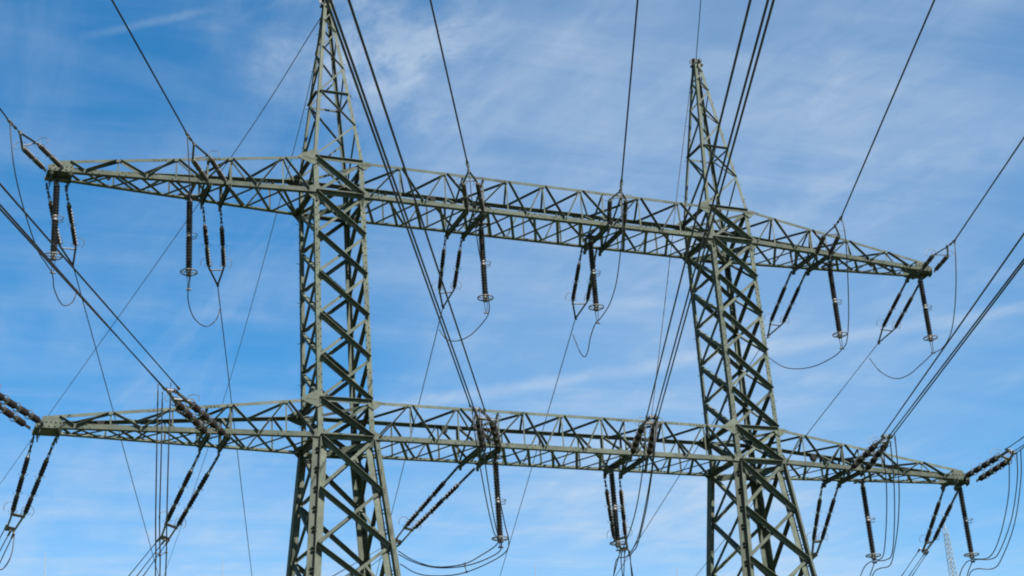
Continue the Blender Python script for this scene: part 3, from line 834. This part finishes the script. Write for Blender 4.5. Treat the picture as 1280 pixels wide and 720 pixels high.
def place(key, lev):
    return PLACE[key].format('upper' if lev == 'U' else 'lower')


def rod_prof(L, R, r, pitch, big=0.0):
    """stack of sheds on a core, metal caps at both ends"""
    cap = 0.10
    pr = [(0, r * 0.75), (0.02, r * 1.15), (cap, r * 1.15), (cap + 0.005, r)]
    n = max(4, int((L - 2 * cap) / pitch))
    p = (L - 2 * cap) / n
    for i in range(n):
        s = cap + i * p
        RR = R if i % 2 == 0 or big else R * 0.86
        pr += [(s + p * 0.20, r), (s + p * 0.42, RR), (s + p * 0.56, RR), (s + p * 0.86, r * 1.05)]
    pr += [(L - cap, r), (L - cap + 0.005, r * 1.15), (L - 0.02, r * 1.15), (L, r * 0.75)]
    return pr


def cap_rings(p, d, L, r, parent):
    bm = bmesh.new()
    lathe(bm, p, d, [(0.0, r), (0.012, r * 1.5), (0.105, r * 1.5), (0.125, r * 1.1)], 10)
    obj('end_cap', bm, M_galv, parent, True)
    bm = bmesh.new()
    lathe(bm, p + d * L, -d, [(0.0, r), (0.012, r * 1.5), (0.105, r * 1.5), (0.125, r * 1.1)], 10)
    obj('end_cap', bm, M_galv, parent, True)


def strain_set(lev, side, key, label, group):
    S = DATA['S'][lev + side, key]
    A = [V(a) for a in S['A']]
    E = [V(e) for e in S['E']]
    ap = V(S['apex'])
    root = thing('strain_insulator', label, 'insulator', (A[0] + A[1]) / 2, group)
    lower = lev == 'L'
    front = side == 'F'
    nrod = (4 if front else 3) if lower else 2
    gap = 0.30 if lower and front else 0.05
    f0 = {'UF': 0.10, 'UB': 0.27, 'LF': 0.10, 'LB': 0.24}[lev + side]
    R = 0.125 if front and lower else 0.098
    for a, e in zip(A, E):
        d = (e - a)
        L = d.length
        d.normalize()
        _, u, v = frame(d)
        # links of the attachment
        bm = bmesh.new()
        x = 0.0
        n = max(2, int(L * f0 / 0.22))
        h = L * f0 / n
        for k in range(n):
            uu = u if k % 2 else v
            flat(bm, a + d * (x - 0.02), a + d * (x + h + 0.02), uu, 0.06, 0.02, -0.04)
            flat(bm, a + d * (x - 0.02), a + d * (x + h + 0.02), uu, 0.06, 0.02, 0.02)
            lathe(bm, a + d * x - uu * 0.06, uu, [(0, 0.022), (0.12, 0.022)], 8)
            x += h
        obj('link', bm, M_dark, root)
        Lr = (L * (1 - f0) - 0.10)
        seg = Lr / nrod
        for k in range(nrod):
            p = a + d * (L * f0 + 0.03 + seg * k)
            bm = bmesh.new()
            lathe(bm, p, d, rod_prof(seg - gap, R, 0.05, 0.085 if not (front and lower) else 0.115), 12)
            ro = obj('insulator_rod', bm, M_disc if (front and lower) else M_ins, root)
            cap_rings(p - d * 0.02, d, seg - gap + 0.04, 0.045, ro)
            if gap > 0.1:
                bm = bmesh.new()
                q = p + d * (seg - gap)
                lathe(bm, q, d, [(0, 0.05), (0.05, 0.075), (gap - 0.05, 0.075), (gap, 0.05)], 10)
                ring(bm, q + d * gap * 0.5, d, 0.15, 0.018, 0, 360, 14)
                obj('joint_fitting', bm, M_ring, ro)
            # small arcing horns at the joints
            bm = bmesh.new()
            q = p + d * (seg - 0.03)
            tube(bm, [q, q + u * 0.14 + d * 0.02, q + u * 0.17 - d * 0.10], 0.010, 5)
            tube(bm, [q, q - u * 0.14 + d * 0.02, q - u * 0.17 - d * 0.10], 0.010, 5)
            obj('arcing_horn', bm, M_ring, ro)
        bm = bmesh.new()
        c = e - d * 0.12
        side_v = (E[1] - E[0]).normalized() * (1 if e is E[1] else -1)
        ring(bm, c + side_v * 0.10 + V((0, 0, 0.12)), d + V((0, 0, 0.55)), 0.22, 0.012, -60, 210)
        tube(bm, [c, c + V((0, 0, 0.10)), c + side_v * 0.05 + V((0, 0, 0.16))], 0.012, 5)
        obj('arcing_ring', bm, M_ring, root)
    # yoke
    bm = bmesh.new()
    side_v = (E[1] - E[0]).normalized()
    mid = (E[0] + E[1]) / 2
    dd = (ap - mid).normalized()
    nrm = side_v.cross(dd).normalized()
    if lower:
        w = side_v * 0.13
        for e, q in ((E[0], ap - w), (E[1], ap + w)):
            flat(bm, e - dd * 0.06, q + dd * 0.06, nrm, 0.07, 0.024, 0.016)
            flat(bm, e - dd * 0.06, q + dd * 0.06, nrm, 0.07, 0.024, -0.040)
        flat(bm, E[0] + dd * 0.03 - side_v * 0.05, E[1] + dd * 0.03 + side_v * 0.05, nrm, 0.11, 0.03, -0.015)
        plate(bm, [ap - w * 1.3 - dd * 0.13, ap + w * 1.3 - dd * 0.13, ap + w * 0.9 + dd * 0.05, ap - w * 0.9 + dd * 0.05], nrm, 0.03, -0.015)
        for k in (-1, 0, 1):
            lathe(bm, ap + side_v * (0.13 * k) - nrm * 0.10, nrm, [(0, 0.028), (0.20, 0.028)], 8)
        for w_ in DATA['W'][lev + side, key]:      # clevis from the yoke to each wire of the bundle
            s0 = V(w_[0])
            a0 = ap + side_v * max(-0.13, min(0.13, (s0 - ap).dot(side_v))) - dd * 0.04
            tube(bm, [a0, s0], 0.020, 6)
            dw = (V(w_[1]) - s0).normalized()
            lathe(bm, s0 - dw * 0.05, dw, [(0, 0.03), (0.04, 0.045), (0.30, 0.042), (0.36, 0.026)], 8)
        obj('yoke_plate', bm, M_galv, root)
    else:
        for e in E:
            flat(bm, e - dd * 0.04, ap + dd * 0.03, nrm, 0.075, 0.026, -0.013)
        flat(bm, E[0] + dd * 0.16, E[1] + dd * 0.16, nrm, 0.055, 0.022, 0.016)
        lathe(bm, ap - nrm * 0.08, nrm, [(0, 0.055), (0.16, 0.055)], 10)
        obj('yoke_frame', bm, M_dark, root)
    if 'clamp' in S:
        c = V(S['clamp'])
        bm = bmesh.new()
        tube(bm, [ap, ap + (c - ap) * 0.9], 0.022, 8)
        lathe(bm, ap + (c - ap) * 0.35, (c - ap), [(0, 0.03), (0.05, 0.05), (0.25, 0.05), (0.3, 0.03)], 8)
        obj('turnbuckle', bm, M_dark, root)
        bm = bmesh.new()
        dc = (c - ap).normalized()
        lathe(bm, c - dc * 0.28, dc, [(0, 0.03), (0.04, 0.06), (0.34, 0.055), (0.50, 0.032)], 8)
        flat(bm, c - dc * 0.05 + V((0, 0, -0.16)), c - dc * 0.05, V((1, 0, 0)), 0.07, 0.03)
        obj('wire_clamp', bm, M_galv, root, True)


GRP = {'UF': 'front insulators of the upper crossbeam', 'UB': 'rear insulators of the upper crossbeam',
       'LF': 'front insulators of the lower crossbeam', 'LB': 'rear insulators of the lower crossbeam'}
for lev in 'UL':
    for side in 'FB':
        for i in range(1, 7):
            key = 'P%d' % i
            if side == 'F':
                txt = 'twin insulator strings pulling up and forward from ' + place(key, lev)
            else:
                txt = 'twin insulator strings slanting down behind ' + place(key, lev)
            strain_set(lev, side, key, txt, GRP[lev + side])

for hk in sorted(DATA['H']):
    lev, key = hk
    T0, mid, rg, tm = [V(q) for q in DATA['H'][hk]]
    root = thing('post_insulator', 'single thick dark insulator hanging straight down from ' + place(key, lev), 'insulator', T0,
                 'hanging insulators of the %s crossbeam' % ('upper' if lev == 'U' else 'lower'))
    dn = V((0, 0, -1))
    bm = bmesh.new()
    lathe(bm, T0 + V((0, 0, 0.12)), dn, [(0, 0.10), (0.03, 0.16), (0.06, 0.16), (0.08, 0.075), (0.2, 0.07)], 10)
    flat(bm, T0 + V((-0.42, 0, 0.13)), T0 + V((0.42, 0, 0.13)), V((0, 0, 1)), 0.16, 0.03)
    flat(bm, T0 + V((0, -0.95 if lev == 'L' or key not in ('P1', 'P6') else -0.4, 0.165)), T0 + V((0, 0.55, 0.165)), V((0, 0, 1)), 0.12, 0.05)
    obj('bracket', bm, M_dark, root)
    L1 = T0.z - mid.z
    L2 = mid.z - rg.z
    for p, L in ((T0 + dn * 0.06, L1 - 0.06), (mid, L2)):
        bm = bmesh.new()
        lathe(bm, p, dn, rod_prof(L, 0.128, 0.085, 0.06), 14)
        ro = obj('insulator_rod', bm, M_ins, root)
        cap_rings(p, dn, L, 0.068, ro)
    bm = bmesh.new()
    ring(bm, mid + V((0.09, -0.06, 0.0)), V((0, 0, 1)), 0.20, 0.016, 0, 360)
    ring(bm, mid + V((0.09, -0.06, -0.10)), V((0.1, 0, 1)), 0.17, 0.014, -120, 140)
    obj('arcing_ring', bm, M_ring, root)
    bm = bmesh.new()
    ring(bm, rg + V((0, 0, 0.06)), V((0.03, 0, 1)), 0.31, 0.026, 0, 360, 28)
    flat(bm, rg + V((-0.33, 0, 0.04)), rg + V((0.33, 0, 0.04)), V((0, 0, 1)), 0.05, 0.02)
    flat(bm, rg + V((0, -0.33, 0.06)), rg + V((0, 0.33, 0.06)), V((0, 0, 1)), 0.05, 0.02)
    obj('corona_ring', bm, M_galv, root, True)
    bm = bmesh.new()
    lathe(bm, rg, dn, [(0, 0.09), (0.05, 0.11), (0.09, 0.11), (0.11, 0.05)], 10)
    for dx in (-0.07, 0.07):
        tube(bm, [rg + V((dx, 0, -0.08)), tm + V((dx * 0.4, 0, 0.03))], 0.016, 6)
    lathe(bm, tm + V((-0.10, 0, 0)), V((1, 0, 0)), [(0, 0.035), (0.20, 0.035)], 8)
    obj('wire_clamp', bm, M_dark, root)


# ------------------------------------------------------------------ conductors
def wire_obj(name, pts, r, material, label, cat, group, sm=1, seg=8):
    bm = bmesh.new()
    tube(bm, spline(pts, sm) if sm > 1 else pts, r, seg)
    o = obj(name, bm, material, None, True)
    o['label'] = label
    o['category'] = cat
    o['group'] = group
    return o


def dense(pts, step=6.0):
    out = []
    for a, b in zip(pts, pts[1:]):
        a, b = V(a), V(b)
        n = max(1, int((b - a).length / step))
        out += [a + (b - a) * (k / n) for k in range(n)]
    out.append(V(pts[-1]))
    return out


def spacer(bm, ps):
    c = sum(ps, V()) / len(ps)
    for i in range(len(ps)):
        a, b = ps[i], ps[(i + 1) % len(ps)]
        tube(bm, [a, b], 0.016, 5)
        lathe(bm, a - (b - a).normalized() * 0.04, (b - a), [(0, 0.035), (0.08, 0.035)], 6)


def bundle(name, wires, r, material, label, cat, group, spaces=(), sm=1):
    root = thing(name, label, cat, wires[0][0], group)
    for w in wires:
        bm = bmesh.new()
        tube(bm, spline(w, sm) if sm > 1 else dense(w), r, 8)
        obj('wire', bm, material, root, True)
    for f in spaces:
        bm = bmesh.new()
        ps = []
        for w in wires:
            sp = spline(w, 10) if sm > 1 else None
            ps.append(sp[int(f * (len(sp) - 1))] if sp else V(w[0]) + (V(w[1]) - V(w[0])) * f)
        spacer(bm, ps)
        obj('spacer', bm, M_galv, root)


for i in range(1, 7):
    key = 'P%d' % i
    wire_obj('conductor', dense(DATA['W']['UF', key][0]), 0.030, M_wire, 'single conductor rising overhead towards the viewer from ' + place(key, 'U'), 'wire', 'front conductors of the upper crossbeam')
    wire_obj('conductor', dense(DATA['W']['UB', key][0]), 0.020, M_wire, 'thin conductor running away into the distance from ' + place(key, 'U'), 'wire', 'rear conductors of the upper crossbeam')
    wire_obj('jumper_loop', DATA['J']['U', key][0], 0.021, M_jump, 'slack jumper cable looping under ' + place(key, 'U'), 'cable', 'jumper cables of the upper crossbeam', 8)
    bundle('conductor_bundle', DATA['W']['LF', key], 0.024, M_wire, 'three bundled conductors coming down to ' + place(key, 'L'), 'wires', 'front conductor bundles of the lower crossbeam')
    bundle('conductor_bundle', DATA['W']['LB', key], 0.021, M_wire, 'three down-lead wires behind ' + place(key, 'L'), 'wires', 'rear down-leads of the lower crossbeam')
    bundle('jumper_bundle', DATA['J']['L', key], 0.022, M_jump, 'hanging jumper cables dropping past ' + place(key, 'L'), 'cables', 'jumper cables of the lower crossbeam', {'P2': (0.45,), 'P3': (0.69,)}.get(key, ()), 8)

EL = {'right front': ('earth wire rising towards the viewer from the right tower peak', 0.018),
      'left front': ('earth wire rising towards the viewer from the left tower peak', 0.018),
      'left back': ('long earth wire slanting down to the lower left from the left tower peak', 0.020),
      'left down': ('thin earth wire falling steeply behind the left tower from its peak', 0.017),
      'right down': ('wavy thin earth lead hanging along the left side of the right tower', 0.017)}
for k, (lab, r) in EL.items():
    pts = DATA['E'][k]
    wire_obj('earth_wire', pts, r, M_jump if 'down' in k else M_wire, lab, 'wire', 'earth wires from the tower peaks', 10 if len(pts) > 3 else 2, 6)

# ------------------------------------------------------------------ far masts
for (x, y, z), lab in (((-13.40, 45, 26.45), 'thin grey lightning rod rising at the lower left corner'),
                       ((-2.50, 45, 26.4), 'thin grey lightning rod rising left of the left tower foot'),
                       ((19.17, 45, 26.7), 'thin grey lightning rod rising between the two towers'),
                       ((30.19, 45, 26.8), 'thin grey lightning rod rising close to the right tower foot')):
    root = thing('lightning_rod', lab, 'mast', (x, y, 0), 'lightning rods behind the pylon')
    bm = bmesh.new()
    lathe(bm, V((x, y, 0)), V((0, 0, 1)), [(0, 0.30), (0.3, 0.30), (0.31, 0.16), (12, 0.13), (12.01, 0.10), (19, 0.08), (19.01, 0.05), (z - 2, 0.035)], 8)
    obj('pole', bm, M_mast, root)
    bm = bmesh.new()
    lathe(bm, V((x, y, z - 2)), V((0, 0, 1)), [(0, 0.035), (1.4, 0.026), (2.0, 0.012)], 6)
    obj('tip', bm, M_mast, root)

root = thing('lattice_mast', 'slender pale lattice mast far behind, beyond the right tip of the lower crossbeam', 'mast', (82.35, 80, 0))
bm = bmesh.new()
mh = 40.4
mw = lambda z: 0.16 + (mh - z) * 0.022
for sx, sy in ((-1, -1), (1, -1), (-1, 1), (1, 1)):
    tube(bm, [V((82.3 + sx * mw(z), 80 + sy * mw(z), z)) for z in (0, 20, mh)], 0.040, 5)
legs = obj('mast_leg_frame', bm, M_mast, root)
bm = bmesh.new()
z = 1.0
while z < mh - 0.6:
    h = max(0.5, mw(z) * 1.8)
    z2 = min(z + h, mh - 0.3)
    for (ax, ay), (bx, by_) in (((-1, -1), (1, -1)), ((1, -1), (1, 1)), ((1, 1), (-1, 1)), ((-1, 1), (-1, -1))):
        tube(bm, [V((82.3 + ax * mw(z), 80 + ay * mw(z), z)), V((82.3 + bx * mw(z2), 80 + by_ * mw(z2), z2))], 0.020, 4)
        tube(bm, [V((82.3 + bx * mw(z), 80 + by_ * mw(z), z)), V((82.3 + ax * mw(z2), 80 + ay * mw(z2), z2))], 0.020, 4)
    z += h
obj('lattice_bracing', bm, M_mast, root)
bm = bmesh.new()
lathe(bm, V((82.3, 80, mh - 0.1)), V((0, 0, 1)), [(0, 0.12), (0.2, 0.05), (2.2, 0.02)], 6)
obj('tip', bm, M_mast, root)
